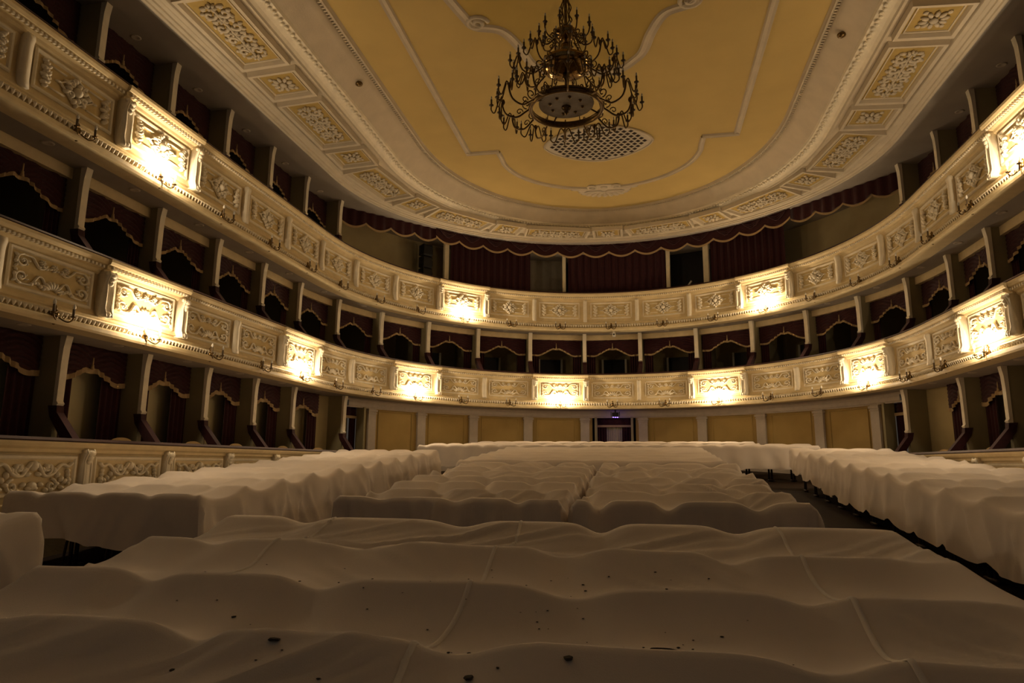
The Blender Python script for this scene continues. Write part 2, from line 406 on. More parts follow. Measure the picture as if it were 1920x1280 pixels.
pl = MB(); pl.box((0, .03, .5), (.30, .08, 2.15)); pl.box((0, .01, 1.52), (.36, .12, .06)); pl.box((0, .015, 1.44), (.33, .10, .03)); pl.box((0, .01, .35), (.36, .12, .08))
plm = pl.mesh('pilaster', 'pilaster', False)
for i in range(6, 16): link('pilaster', plm, wall, place(i, GW-.02, 0))
pf = MB(); pf.frame(1.36, 1.25, .05, .025); pfl = pf.mesh('panel_frame', 'wall_ochre', False)
for i in list(range(6, 10))+list(range(11, 15)): link('panel_frame', pfl, wall, place(i+.5, GW+.03, .93))
# doorways in the back wall
def doorway(n, i0, i1, label, pale):
    root = tag(empty('door_%d' % n), label, None, kind='structure')
    im = (i0+i1)/2; wd = (i1-i0)*BAY
    b = MB(); b.box((0, GW+.9, .4), (wd+.3, .04, 2.6)); b.build('backing', 'velvet', root, False, place(im, 0, 0))
    for sx in (-1, 1):
        b = MB(); b.box((sx*(wd/2-.03), GW+.1, .4), (.08, .3, 2.4)); b.build('jamb', 'partition', root, False, place(im, 0, 0))
    b = MB()
    b.grid(lambda u, v: ((u-.5)*wd*.96, GW+.28+.02*math.sin(u*26)+.015*math.sin((v*6+abs(u-.5)*4)*3), 1.60-v*(.23+.10*abs(math.sin(u*2*PI)))), 40, 8)
    b.build('valance', 'velvet', root, True, place(im, 0, 0))
    b = MB(); b.box((0, GW+.24, 1.31), (wd*.9, .02, .075)); b.build('fringe', 'fringe', root, False, place(im, 0, 0))
    for sx in (-1, 1):
        b = MB(); b.grid(lambda u, v: (sx*(wd/2-.04-u*wd*.26), GW+.3+.03*math.sin(u*22), 1.36-v*2.0), 24, 2); b.build('drape', 'velvet', root, True, place(im, 0, 0))
    b = MB(); b.grid(lambda u, v: ((u-.5)*wd*.48, GW+.42+.018*math.sin(u*60), 1.28-v*2.0), 60, 1); b.build('sheer_curtain', pale, root, True, place(im, 0, 0))
doorway(1, 10.13, 10.87, 'central back doorway with pale pleated curtain under violet lamp', 'door_curtain')
doorway(2, 5.30, 5.88, 'narrow corner doorway with maroon drapes beside the last box on the garland parapet side', 'olive')
doorway(3, 15.12, 15.70, 'narrow corner doorway with maroon drapes behind the long sheeted block with chair legs', 'olive')
# ------------------------------------------------------------------ ceiling
class Ring:                                # family of plans from the lip of the cornice (t=0) to the yellow field (t=1)
    cache = {}
    @staticmethod
    def at(t):
        t = round(t, 4)
        if t not in Ring.cache: Ring.cache[t] = Plan(lerp(6.83, 4.47, t), lerp(6.50, 5.60, t), lerp(-7.55, -7.35, t))
        return Ring.cache[t]
def ring_pt(t, z, frac):                   # frac: fraction of arc-length parameter common to all rings
    P = Ring.at(t); a = abs(frac); sg = 1 if frac >= 0 else -1
    q = a*P.L if a <= 1 else P.L+(a-1)*10.0
    p, n = P.at(sg*q); return Vector((p.x, p.y, z)), n
FR = [(-2.62)+k*(5.24/150) for k in range(151)]
def ring_sweep(mb, prof):
    k = len(prof); vs = [ring_pt(t, z, f)[0] for f in FR for t, z in prof]
    mb.add(vs, [(j*k+a, j*k+a+1, (j+1)*k+a+1, (j+1)*k+a) for j in range(len(FR)-1) for a in range(k-1)])
CZ = 8.2
cb = MB(); poly = [ring_pt(1.0, CZ, f)[0] for f in FR]; n = len(poly)
cb.add([(-p.x*0, p.y, CZ) for p in poly[:n//2+1]] + poly[:n//2+1], [(j, j+1, n//2+1+j+1, n//2+1+j) for j in range(n//2)])
cb.add([(0, p.y, CZ) for p in poly[n//2:]] + poly[n//2:], [(j, j+1, n//2+1+j+1, n//2+1+j) for j in range(n//2)])
ceil = tag(cb.build('ceiling', 'ceil_yellow', None, False), 'ochre yellow ceiling with cream coffered cornice', None, kind='structure')
def ring_part(name, m, prof, sm=False):
    b = MB(); ring_sweep(b, prof); return b.build(name, m, ceil, sm)
ring_part('cornice_lip', 'ceil_cream', [(0.0, SOF), (-.0, 7.30), (.01, 7.29), (.025, 7.30), (.03, 7.33), (.055, 7.34), (.06, 7.37), (.085, 7.385), (.09, 7.40), (.12, 7.41), (.125, 7.43)])
ring_part('coffer_band', 'ceil_cream', [(.125, 7.43), (.135, 7.50), (.60, 7.56), (.61, 7.52), (.63, 7.515), (.64, 7.55)])
ring_part('leaf_band', 'moulding', [(.64, 7.55), (.66, 7.60), (.68, 7.63), (.72, 7.68), (.74, 7.69), (.75, 7.74)])
ring_part('cove', 'ceil_cream', [(.75, 7.74), (.78, 7.80), (.82, 7.88), (.86, 7.96), (.90, 8.03), (.935, 8.08), (.94, 8.11)], True)
ring_part('bead_bed', 'ceil_cream', [(.94, 8.11), (.945, 8.16), (.965, 8.17), (.968, 8.12), (.985, 8.12), (.99, 8.16), (1.0, CZ+.002)])
bd = MB(); f = -2.5
while f < 2.5:
    p, n_ = ring_pt(.956, 8.14, f); th = math.atan2(n_.x, n_.y)
    bd.box(p, (.035, .075, .04), Matrix.Rotation(-th, 3, 'Z')); f += .0085 if abs(f) > 1 else .0095
tag(bd.build('bead_course', 'ceil_cream', ceil, False), kind='stuff')
lf = MB(); f = -2.5; rnd = random.Random(5); k = 0
while f < 2.5:
    p, n_ = ring_pt(.70+.014*(k % 2), 7.655, f); lf.ell(p, (.05, .045, .03), 6, 4, rnd.uniform(0, 3), 'Z'); f += .011; k += 1
tag(lf.build('leaf_relief', 'moulding', ceil), kind='stuff')
# coffers: alternating long panels with foliage and square panels with a rosette
def coffer_meshes(L, W, long):
    fr = MB()
    for (w0, h0, t, d) in ((L, W, .13, .095), (L-.27, W-.27, .05, .035)):
        loops = []
        for off, dz in ((0, .03), (t*.1, -d), (t*.6, -d*.9), (t, .05)):
            X, Y = w0/2-off, h0/2-off; loops.append([(-X, -Y, dz), (X, -Y, dz), (X, Y, dz), (-X, Y, dz)])
        vs = [p for l in loops for p in l]
        fr.add(vs, [(a*4+j, a*4+(j+1) % 4, (a+1)*4+(j+1) % 4, (a+1)*4+j) for a in range(3) for j in range(4)])
    fl = MB(); fl.box((0, 0, .0), (L-.22, W-.22, .03))
    o = MB(); r = random.Random(11)
    if long:
        o.tube([(-.62, 0, -.03), (.62, 0, -.03)], .026, 5)
        for x in (-.48, -.16, .16, .48):
            for sy in (-1, 1):
                o.tube([(x+p[0]*(1 if x < 0 else -1), sy*(.13+p[2]), -.03) for p in spiral(0, 0, .10, .025, -PI/2, PI*1.5, 0, 14)], [.03]*8+[.024]*7, 5)
                for da, rr in ((-.7, .20), (-.2, .23), (.4, .22)):
                    o.ell((x+rr*math.sin(da), sy*rr*math.cos(da), -.025), (.05, .032, .03), 6, 4, r.uniform(0, 3), 'Z')
        for x in (-.64, -.32, 0, .32, .64):
            for k in range(6): o.ell((x+.055*math.cos(k*PI/3), .055*math.sin(k*PI/3), -.035), (.04, .026, .03), 6, 4, k*PI/3, 'Z')
            for sy in (-1, 1): o.ell((x, sy*.14, -.025), (.03, .07, .03), 6, 4)
    else:
        for k in range(10):
            a = 2*PI*k/10; o.ell((.13*math.cos(a), .13*math.sin(a), -.03), (.065, .035, .028), 6, 4, a, 'Z')
        o.ell((0, 0, -.04), (.06, .06, .035), 8, 5)
        for sx in (-1, 1):
            for sy in (-1, 1): o.ell((sx*.15, sy*.15, -.02), (.04, .04, .02), 6, 4)
    k_ = (L-.55)/1.40 if long else 1.25
    o.v = [(x*k_, y*1.05 if long else y*k_, z*1.3) for x, y, z in o.v]
    return fr.mesh('coffer_frame', 'ceil_cream', False), fl.mesh('coffer_field', 'ceil_ochre', False), o.mesh('coffer_relief', 'ceil_cream')
CL = coffer_meshes(2.12, 1.02, True); CS = coffer_meshes(1.0, 1.02, False)
CP = Plan(lerp(6.83, 4.47, .36), lerp(6.50, 5.60, .36), lerp(-7.55, -7.35, .36))
PER = 3.42
for k in range(-6, 7):
    for q, cm in ((k*PER, CS), (k*PER+PER/2, CL)):
        if abs(q) > 20.4: continue
        p, nn = CP.at(q); th = math.atan2(nn.x, nn.y)
        m = Matrix.Translation((p.x, p.y, 7.505)) @ Matrix.Rotation(-th, 4, 'Z') @ Matrix.Rotation(rad(-3), 4, 'X')
        c = link('coffer', cm[1], ceil, m); link('coffer_frame', cm[0], c); link('coffer_relief', cm[2], c)
# mouldings on the yellow field
def field_mould(name, pts, wdt=.10, closed=False):
    b = MB(); P = [Vector((*p, 0)) for p in pts]; vs = []
    for k, p in enumerate(P):
        t = (P[min(k+1, len(P)-1)]-P[max(k-1, 0)]).normalized(); nn = Vector((-t.y, t.x, 0))
        for o_, dz in ((-.5, 0), (-.36, -.05), (-.12, -.02), (.12, -.02), (.36, -.05), (.5, 0)): vs.append(p+nn*o_*wdt+Vector((0, 0, CZ+dz)))
    b.add(vs, [(k*6+a, k*6+a+1, (k+1)*6+a+1, (k+1)*6+a) for k in range(len(P)-1) for a in range(5)])
    return b.build(name, 'ceil_cream', ceil, False)
for sx in (-1, 1):
    field_mould('field_moulding', [(sx*3.46, -22), (sx*3.46, -6.42)], .17)
    field_mould('field_moulding', [(sx*3.53, -6.42), (sx*2.62, -6.42)], .15)
    field_mould('field_moulding', [(sx*2.66, -6.40), (sx*2.64, -6.0)]+[(sx*2.66*math.cos(a), -5.9+2.42*math.sin(a)) for a in [PI/2*k/16 for k in range(1, 16)]], .15)
    field_mould('scroll_moulding', bez([(sx*2.6, -14.5, 0), (sx*2.42, -13.2, 0), (sx*2.15, -12.1, 0), (sx*2.0, -11.75, 0), (sx*1.55, -11.55, 0), (sx*1.30, -11.0, 0), (sx*1.15, -10.4, 0), (sx*.95, -10.1, 0), (sx*.7, -9.85, 0), (sx*.35, -9.75, 0), (0, -9.85, 0)], 6) and [(p.x, p.y) for p in bez([(sx*2.6, -14.5, 0), (sx*2.42, -13.2, 0), (sx*2.15, -12.1, 0), (sx*2.0, -11.75, 0), (sx*1.55, -11.55, 0), (sx*1.30, -11.0, 0), (sx*1.15, -10.4, 0), (sx*.95, -10.1, 0), (sx*.7, -9.85, 0), (sx*.35, -9.75, 0), (0, -9.85, 0)], 6)], .22)
    b = MB(); b.tube([(p[0]+sx*1.95, p[2]-11.85, CZ-.01) for p in spiral(0, 0, .22, .05, 0, sx*PI*3, 0, 20)], .045, 6); b.build('scroll_end', 'ceil_cream', ceil)
mat('ceil_deep', (.44, .315, .09), .85, bump=.1, scale=1.5, var=.08)
cp_ = [(.0, -9.85), (.35, -9.86), (.7, -9.9), (.95, -10.1), (1.15, -10.4), (1.30, -11.0), (1.55, -11.55), (2.0, -11.75), (2.15, -12.1), (2.42, -13.2), (2.6, -14.5), (2.6, -20.5)]
b = MB(); b.add([(-x, y, CZ-.006) for x, y in cp_]+[(x, y, CZ-.006) for x, y in cp_], [(k, k+1, len(cp_)+k+1, len(cp_)+k) for k in range(len(cp_)-1)])
b.build('central_field', 'ceil_deep', ceil, False)
md = MB(); y0 = -3.5
for k in range(13):
    a = PI*k/12; md.ell((.66*math.cos(a), y0+.12+.45*math.sin(a), CZ-.01), (.17, .10, .05), 6, 4, a, 'Z')
for k in range(9):
    a = PI*(k+.5)/9; md.tube([(.1*math.cos(a), y0+.1+.07*math.sin(a), CZ-.05), (.6*math.cos(a), y0+.12+.42*math.sin(a), CZ-.03)], [.03, .05], 5)
md.ell((0, y0+.14, CZ), (.62, .40, .05), 18, 6)
for sx in (-1, 1):
    md.tube([(p[0]+sx*.38, p[2]+y0-.10, CZ-.02) for p in spiral(0, 0, .17, .04, PI/2, PI/2+sx*PI*2.5, 0, 16)], .04, 5); md.ell((sx*.80, y0+.02, CZ), (.22, .09, .04), 8, 4, sx*.3, 'Z')
md.ell((0, y0-.08, CZ-.02), (.12, .10, .06), 10, 5)
md.build('shell_medallion', 'ceil_cream', ceil)
# vent grille
gx, gy, gl, gw = 0.0, -6.45, 1.40, 1.02
def in_grille(x, y): return (abs(x-gx)/gl)**1.6+(abs(y-gy)/gw)**1.6 < 1
gb = MB(); NN = 48
edge = [(gx+gl*math.copysign(abs(math.cos(a))**(1/.8), math.cos(a)), gy+gw*math.copysign(abs(math.sin(a))**(1/.8), math.sin(a))) for a in [2*PI*k/NN for k in range(NN)]]
gb.add([(x, y, CZ-.02) for x, y in edge]+[(gx, gy, CZ-.02)], [(k, (k+1) % NN, NN) for k in range(NN)])
gr = gb.build('vent_grille', 'grille_white', ceil, False)
hm = MB(); hm.add([(-.07, 0, -.004), (0, -.075, -.004), (.07, 0, -.004), (0, .075, -.004), (-.05, .01, .02), (.05, .01, .02)], [(0, 1, 2, 3)]); hm = hm.mesh('vent_slot', 'grille_hole', False)
k = 0
for r in range(-7, 8):
    for c in range(-10, 11):
        x = gx+c*.17+(.085 if r % 2 else 0); y = gy+r*.145
        if in_grille(gx+(x-gx)*1.08, gy+(y-gy)*1.1):
            link('vent_slot', hm, gr, Matrix.Translation((x, y, CZ-.021)))
b = MB(); b.tube([(x, y, CZ-.02) for x, y in edge+edge[:1]], .03, 5); b.build('vent_rim', 'ceil_cream', gr)
# ceiling over the upper boxes: flat ring from the cornice lip out to the walls
b = MB(); NS = 150; vs = []
for k in range(NS+1):
    f = -2.5+5*k/NS
    p, _ = ring_pt(.0, SOF, f)
    a = abs(f); q = (a*HALL.L if a <= 1 else HALL.L+(a-1)*10)*(1 if f >= 0 else -1)
    o_, nn = HALL.at(q, 2.5); vs += [p, Vector((o_.x, o_.y, SOF))]
b.add(vs, [(2*k, 2*k+1, 2*k+3, 2*k+2) for k in range(NS)])
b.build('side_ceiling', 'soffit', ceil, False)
# ------------------------------------------------------------------ wall sconces
ORD = ['zeroth', 'first', 'second', 'third', 'fourth', 'fifth', 'sixth', 'seventh', 'eighth', 'ninth', 'tenth', 'eleventh', 'twelfth', 'thirteenth', 'fourteenth', 'fifteenth']
LS, RS = 'towards the garlanded parapet', 'towards the long sheeted block'
def where(i):
    k = i-10
    return 'over the central doorway' if k == 0 else '%s from the central doorway %s' % (ORD[abs(k)], LS if k < 0 else RS)
def make_sconce(lit):
    root = empty('wall_sconce')
    b = MB(); b.lathe([(0, -.13), (.02, -.12), (.03, -.09), (.018, -.06), (.045, -.02), (.055, .02), (.045, .06), (.02, .09), (.03, .11), (.012, .15), (0, .16)], 10)
    b.ell((0, -.03, .02), (.03, .03, .04), 8, 5)
    b.build('backplate', 'dark_brass', root)
    for sx in (-1, 1):
        b = MB(); b.tube(bez([(0, -.03, 0), (sx*.04, -.08, -.05), (sx*.10, -.12, -.075), (sx*.155, -.14, -.04), (sx*.165, -.14, .0)], 6), .011, 6)
        b.lathe([(.0, 0), (.035, .005), (.04, .018), (.02, .022)], 10, (sx*.165, -.14, -.005))
        b.tube(spiral(sx*.07, -.02, .035, .01, 0, sx*PI*2, -.09, 10), .007, 5)
        arm = b.build('arm', 'dark_brass', root)
        b = MB(); b.lathe([(.017, 0), (.017, .10), (0, .10)], 8, (sx*.165, -.14, .015)); b.build('candle', 'candle', arm)
        b = MB(); b.lathe([(.008, 0), (.019, .02), (.022, .035), (.014, .06), (0, .085)], 8, (sx*.165, -.14, .112)); b.build('bulb', 'bulb_lit' if lit else 'bulb', arm)
    kids(root); return root
protos = {l: make_sconce(l) for l in (0, 1)}
used = {0: False, 1: False}
lamp_d = bpy.data.lights.new('candle_light', 'POINT'); lamp_d.energy = LAMP_W; lamp_d.color = LAMP_C; lamp_d.shadow_soft_size = .03
def sconce(i, lit, pu, zb, which):
    m = place(i+.5, -.02-pu, zb+.115)
    if not used[lit]: o = protos[lit]; o.matrix_local = m; used[lit] = True
    else: o = clone(protos[lit], m)
    tag(o, '%s brass sconce, %s balcony panel %s' % (('unlit', 'glowing')[lit], which, where(i)), 'sconce', '%s sconces of the %s balcony' % (('unlit', 'glowing')[lit], which))
    if lit:
        for sx in (-1, 1):
            l = bpy.data.objects.new('candle_light', lamp_d); COL.objects.link(l); l.parent = o; l.location = (sx*.165, -.165, .19)
for i in range(I0, I1):
    sconce(i, 1 if i in LLIT else 0, 0, LB, 'lower')
    sconce(i, 1 if i in UPROJ-{-4, 24} else 0, 0, UB, 'upper')
# ------------------------------------------------------------------ curtains of the boxes
def valance_pts(wd, top, low, peak):
    def bot(u):                            # two swags: low outside, lifted in the middle
        a = abs(2*u-1)
        return lerp(peak, low, smooth(min(1, a*1.25)))-.03*math.sin(PI*clamp((a-.15)/.85, 0, 1)) - (.03*(1-a/.15) if a < .15 else 0)
    def fn(u, v):
        a = abs(2*u-1); z = lerp(top, bot(u), v)
        ph = (top-z)+.30*math.sin(PI*clamp(a, 0, 1))*.45
        return ((u-.5)*wd, -.03*math.sin(2*PI*ph/.085)*(.25+.75*math.sin(PI*a))-.05*math.sin(PI*a)*v, z)
    return bot, fn
def make_curtain(wd, top, low, peak, drapes, zbase):
    root = empty('box_curtain')
    bot, fn = valance_pts(wd, top, low, peak)
    b = MB(); b.grid(fn, 36, 22); b.build('valance', 'velvet', root)
    b = MB(); b.grid(lambda u, v: (fn(u, 1)[0], fn(u, 1)[1]-.012-.006*math.sin(u*300), bot(u)+.01-v*(.085 if drapes else .06)), 48, 1); b.build('fringe', 'fringe', root, False)
    b = MB(); b.tube([(0, -.05, peak+.16), (0, -.05, peak+.02)], .012, 6); b.lathe([(.0, .03), (.022, .02), (.02, 0), (.03, -.05), (0, -.06)], 8, (0, -.05, peak+.02)); b.build('tassel', 'fringe', root)
    for sx in (-1, 1):
        w1 = .50 if drapes else .30
        def dr(u, v):
            ww = w1*(1.0-.25*smooth((v-.62)/.1)-.2*smooth((v-.82)/.1)) if drapes else w1
            return (sx*(wd/2-u*ww), .05+.03*math.sin(u*24), top-.05-v*(top-.05-zbase))
        b = MB(); b.grid(dr, 24, 30); b.build('drape', 'velvet', root)
    kids(root); return root
def put_curtains(proto, idx, b0, label, group):
    for n, i in enumerate(idx):
        m = place(i+.5, b0, 0)
        o = proto if n == 0 else clone(proto, m)
        if n == 0: o.matrix_local = m
        tag(o, label(i), 'curtain', group)
MIDL = lambda i: 'maroon swagged box curtain, middle tier, ' + where(i)
put_curtains(make_curtain(1.62, UB-.16, 3.80, 4.03, False, LB+.25), [i for i in range(I0, I1) if i < 4 or i > 16], .86, MIDL, 'curtains of the middle boxes')
put_curtains(make_curtain(1.80, UB-.16, 3.78, 4.02, False, LB+.25), range(4, 17), .86, MIDL, 'curtains of the middle boxes')
GRL = lambda i: 'maroon curtain with stepped drapes, %s ground-floor box from the corner doorway, %s' % ((ORD[5-i], 'garlanded parapet') if i < 10 else (ORD[i-15], 'long sheeted side'))
put_curtains(make_curtain(1.60, LB+.01, 1.30, 1.48, True, -.6), [i for i in range(I0, 5)]+[i for i in range(17, I1)], .92, GRL, 'curtains of the ground-floor boxes')
TPL = lambda i: 'maroon tasselled curtain, %s top-tier box from the gallery, %s' % ((ORD[5-i], 'garlanded parapet side') if i < 10 else (ORD[i-15], 'long sheeted side'))
put_curtains(make_curtain(1.60, SOF+.01, 6.60, 6.85, False, UB+.3), [i for i in range(I0, 5)]+[i for i in range(16, I1)], 1.0, TPL, 'curtains of the top boxes')
b = make_curtain(1.1, LB+.01, 1.30, 1.48, True, -.6)
b.matrix_local = place(16.6, .92, 0); tag(b, 'narrow maroon curtain in the ground-floor box next to the olive pier', 'curtain')
# doors behind the middle boxes
dj = MB(); dj.box((0, 0, 0), (.07, .06, 1.75)); dj = dj.mesh('jamb', 'moulding', False)
dl = MB(); dl.box((0, .03, 0), (.78, .03, 1.72)); dl = dl.mesh('door_leaf', 'black', False)
for n, i in enumerate(range(-1, 20)):
    m = place(i+.5, 2.2, LB+.25+.87)
    d = tag(empty('door_%d' % (n+4), m), 'dark door with pale jambs at the back of a middle-tier box', None, 'doors of the middle boxes', 'structure')
    link('door_leaf', dl, d, Matrix.Identity(4))
    for sx in (-1, 1): link('jamb', dj, d, Matrix.Translation((sx*.42, 0, 0)))
# chairs in the ground-floor boxes, only their rounded tops show over the rail
def make_box_chair():
    root = empty('box_chair')
    b = MB(); b.prism([(-.025, 0), (.025, 0), (.025, .5), (-.025, .5)], -.2, .2)
    b = MB(); pts = [(.22*math.cos(a), .98+.08*math.sin(a)) for a in [PI*k/10 for k in range(11)]]+[(-.2, .55), (.2, .55)]
    n = len(pts); b.add([(x, -.02, z) for x, z in pts]+[(x, .02, z) for x, z in pts], [tuple(range(n)), tuple(range(2*n-1, n-1, -1))]+[(k, n+k, n+(k+1) % n, (k+1) % n) for k in range(n)])
    b.build('backrest', 'box_chair', root, False)
    b = MB(); b.box((0, .22, .46), (.44, .42, .07)); b.build('seat', 'box_chair', root, False)
    for sx in (-1, 1):
        for yy in (.02, .40): b = MB(); b.tube([(sx*.19, yy, 0), (sx*.18, yy, .46)], .02, 6); b.build('leg', 'chair_wood', root)
    kids(root); return root
bc = make_box_chair(); first = True
for i, dx in ((0, .45), (1, .5), (2, .3), (3, .4), (4, .35), (16, .45), (17, .6), (18, .4)):
    m = place(i+dx+.2, .42, -.69)
    o = bc if first else clone(bc, m)
    if first: o.matrix_local = m; first = False
    tag(o, 'gilt round-backed chair, %s ground-floor box from the corner doorway, %s' % ((ORD[5-i], 'garlanded parapet') if i < 10 else (ORD[i-15], 'long sheeted side')), 'chair', 'chairs in the ground-floor boxes')
# ------------------------------------------------------------------ gallery at the back of the top tier
VP = Plan(6.83, 6.86, -7.55)
def vcurve():
    out = []; n = 60
    for k in range(n+1):
        x = lerp(-5.3, 5.3, k/n); out.append(Vector((x, VP.yc+VP.ry*math.sqrt(1-(x/VP.rx)**2))))
    return out
def resample(P, n):
    L = [0]
    for a, b_ in zip(P, P[1:]): L.append(L[-1]+(b_-a).length)
    out = []
    for k in range(n+1):
        d = L[-1]*k/n; j = 0
        while j < len(L)-2 and L[j+1] < d: j += 1
        t = (d-L[j])/max(1e-9, L[j+1]-L[j]); out.append(P[j].lerp(P[j+1], t))
    return out
def gallery_valance(P, nsw, label, zlow, swags):
    n = nsw*14; Q = resample(P, n); root = tag(empty('gallery_valance'), label, 'valance')
    def bot(k): return zlow(k/n)-.16*abs(math.sin(PI*k/14))**.85
    b = MB(); nv = 10; vs = []
    for k in range(n+1):
        for j in range(nv+1):
            z = lerp(SOF+.01, bot(k), j/nv); off = .03*math.sin(k*1.15) if not swags else .02*math.sin(2*PI*((SOF-z)+.12*math.sin(PI*((k/14) % 1)))/.07)
            t = (Q[min(k+1, n)]-Q[max(k-1, 0)]).normalized(); vs.append((Q[k].x+t.y*off, Q[k].y-t.x*off, z))
    b.add(vs, [(k*(nv+1)+j, k*(nv+1)+j+1, (k+1)*(nv+1)+j+1, (k+1)*(nv+1)+j) for k in range(n) for j in range(nv)])
    b.build('cloth', 'velvet', root)
    b = MB(); vs = []
    for k in range(n+1):
        t = (Q[min(k+1, n)]-Q[max(k-1, 0)]).normalized()
        for dz in (.01, -.055): vs.append((Q[k].x+t.y*.03, Q[k].y-t.x*.03, bot(k)+dz))
    b.add(vs, [(2*k, 2*k+1, 2*k+3, 2*k+2) for k in range(n)]); b.build('fringe', 'fringe', root, False)
    if swags:
        for s_ in range(nsw):
            b = MB(); 
            for dep in (.10, .16, .22):
                pts = []
                for j in range(13):
                    k = s_*14+7+(j-6)*.75; kk = int(clamp(round(k), 0, n)); t = (Q[min(kk+1, n)]-Q[max(kk-1, 0)]).normalized()
                    pts.append((Q[kk].x+t.y*.05, Q[kk].y-t.x*.05, SOF-.02-dep*(1-((j-6)/6)**2)))
                b.tube(pts, .014, 5)
            b.build('swag', 'velvet', root)
gallery_valance(vcurve(), 14, 'long maroon swagged valance with gold scalloped fringe along the gallery', lambda t: 7.06, True)
for sx in (-1, 1):
    P = [Vector((sx*7.5, -5.5)), Vector((sx*5.3, -3.1))]
    gallery_valance(P, 4, 'plain maroon scalloped valance over the olive recess %s' % ('with the dark loudspeaker column' if sx < 0 else 'without any equipment'), lambda t: lerp(6.95, 7.06, t), False)
def gallery_curtain(i0, i1, label):
    b = MB(); n = int((i1-i0)*BAY/.02)
    vs = []
    for k in range(n+1):
        p, nn = cv(lerp(i0, i1, k/n), .42+.035*math.sin(k*.55)+.012*math.sin(k*1.7))
        vs += [(p.x, p.y, UB+.22), (p.x, p.y, SOF)]
    b.add(vs, [(2*k, 2*k+1, 2*k+3, 2*k+2) for k in range(n)])
    tag(b.build('gallery_curtain', 'velvet'), label, 'curtain')
gallery_curtain(7.36, 8.98, 'wide maroon gallery curtain between the olive recess and the grey gap')
gallery_curtain(9.70, 11.52, 'wide maroon gallery curtain between two pale posts')
gallery_curtain(12.36, 13.78, 'wide maroon gallery curtain between the black opening and the olive recess')
def post(i, wd, label, tilt=0):
    root = tag(empty('gallery_post', place(i, .40, UB+.22)), label, 'post')
    h = SOF-UB-.22
    b = MB(); b.prism([(-.05, 0), (-.05, h), (.05, h), (.05, 0)], -wd/2, wd/2); b.build('shaft', 'post', root, False)
    b = MB(); b.box((0, 0, .06), (wd+.05, .15, .12)); b.build('base', 'post', root, False)
post(9.62, .11, 'narrow pale post beside the grey gap in the gallery curtains')
post(11.57, .12, 'narrow pale post on one side of the black gallery opening')
post(12.28, .18, 'wide pale post on the other side of the black gallery opening')
post(7.26, .16, 'pale post at the edge of the olive recess with the loudspeaker column')
for n, (a, c, m_, d) in enumerate(((8.9, 9.7, 'grey_wall', 1.3), (11.45, 12.4, 'black', 1.2), (4.95, 7.7, 'olive', 1.25), (13.3, 16.05, 'olive', 1.25))):  # the black strip is painted-in darkness of the opening, the others are walls
    b = MB(); sweep(b, [(d, UB+.2), (d, SOF)], S(a), S(c), .2)
    tag(b.build('wall_gallery_'+('grey', 'dark', 'recess_one', 'recess_two')[n], m_, None, False), ('grey wall in the gap of the gallery curtains', 'black wall in the gallery opening', 'olive recess wall behind the loudspeaker column', 'olive recess wall beside the gallery curtains')[n], None, kind='structure')
b = MB(); b.box((0, 0, 0), (.05, .05, .26), Matrix.Rotation(rad(38), 3, 'Y')); tag(b.build('white_tube', 'white_plastic', None, False, place(11.9, .7, 6.05)), 'small white stick leaning in the black gallery opening', 'stick')
tg = MB(); tg.tube([(0, 0, -.15), (0, 0, .15)], .02); 
# low barrier visible in the grey gap
b = MB(); b.box((0, 0, 0), (1.1, .06, 1.2)); tag(b.build('gallery_bench', 'black', None, False, place(9.3, .9, UB+.82)), 'black bench back in the grey gap of the gallery curtains', 'bench')
# loudspeaker column
ls = tag(empty('loudspeaker_column', place(6.95, .75, UB+.22)), 'tall black loudspeaker column in the olive gallery recess', 'loudspeaker')
for k in range(6):
    b = MB(); b.prism([(-.13, .40*k), (-.16, .40*k+.05), (-.16, .40*k+.33), (-.13, .40*k+.38), (.13, .40*k+.36), (.13, .40*k+.02)], -.17, .17); c = b.build('cabinet', 'black', ls, False)
    for sx in (-1, 1):
        b = MB(); b.tube([(sx*.17, -.05, .40*k+.08), (sx*.25, -.05, .40*k+.10), (sx*.25, -.05, .40*k+.28), (sx*.17, -.05, .40*k+.30)], .012, 5); b.build('handle', 'black', c)
b = MB(); b.box((0, 0, .02), (.5, .4, .05)); b.build('base', 'black', ls, False)
# ------------------------------------------------------------------ chandelier
ch = tag(empty('chandelier', Matrix.Translation((0, -14.42, 4.88))), 'tiered brass chandelier with candle arms and open ring', 'chandelier')
def torus(R, r, n=48, m=8, z=0, sq=1.0):
    b = MB(); b.tube([(R*math.cos(2*PI*k/n), R*math.sin(2*PI*k/n), z) for k in range(n+1)], r, m, False); return b
b = torus(.50, .030); b.tube([(.50*math.cos(2*PI*k/48), .50*math.sin(2*PI*k/48), .05) for k in range(49)], .02, 6, False); b.build('ring', 'dark_brass', ch)
b = MB(); b.lathe([(0, .06), (.38, .06), (.385, .075), (.38, .09), (0, .09)], 40); dsc = b.build('lamp_disc', 'grey_disc', ch, False)
for k in range(8):
    a = 2*PI*k/8+.3; b = MB(); b.lathe([(0, -.03), (.02, -.028), (.025, 0)], 8, (.23*math.cos(a), .23*math.sin(a), .06)); b.build('lamp_socket', 'dark_brass', dsc)
for k in range(4):
    a = PI/2*k+.5; b = MB(); b.tube([(.36*math.cos(a), .36*math.sin(a), .07), (.5*math.cos(a), .5*math.sin(a), .02)], .012, 6); b.build('strut', 'dark_brass', ch)
b = MB(); b.lathe([(0, -.10), (.02, -.08), (.035, -.05), (.02, -.03), (.06, 0), (.07, .03), (.02, .05), (.015, .10), (0, .22)], 12); b.build('finial', 'dark_brass', ch)
b = MB(); b.tube([(0, 0, .1), (0, 0, 2.2)], .022, 8); b.lathe([(.02, .42), (.06, .46), (.05, .52), (.02, .56)], 12); b.build('stem', 'dark_brass', ch)
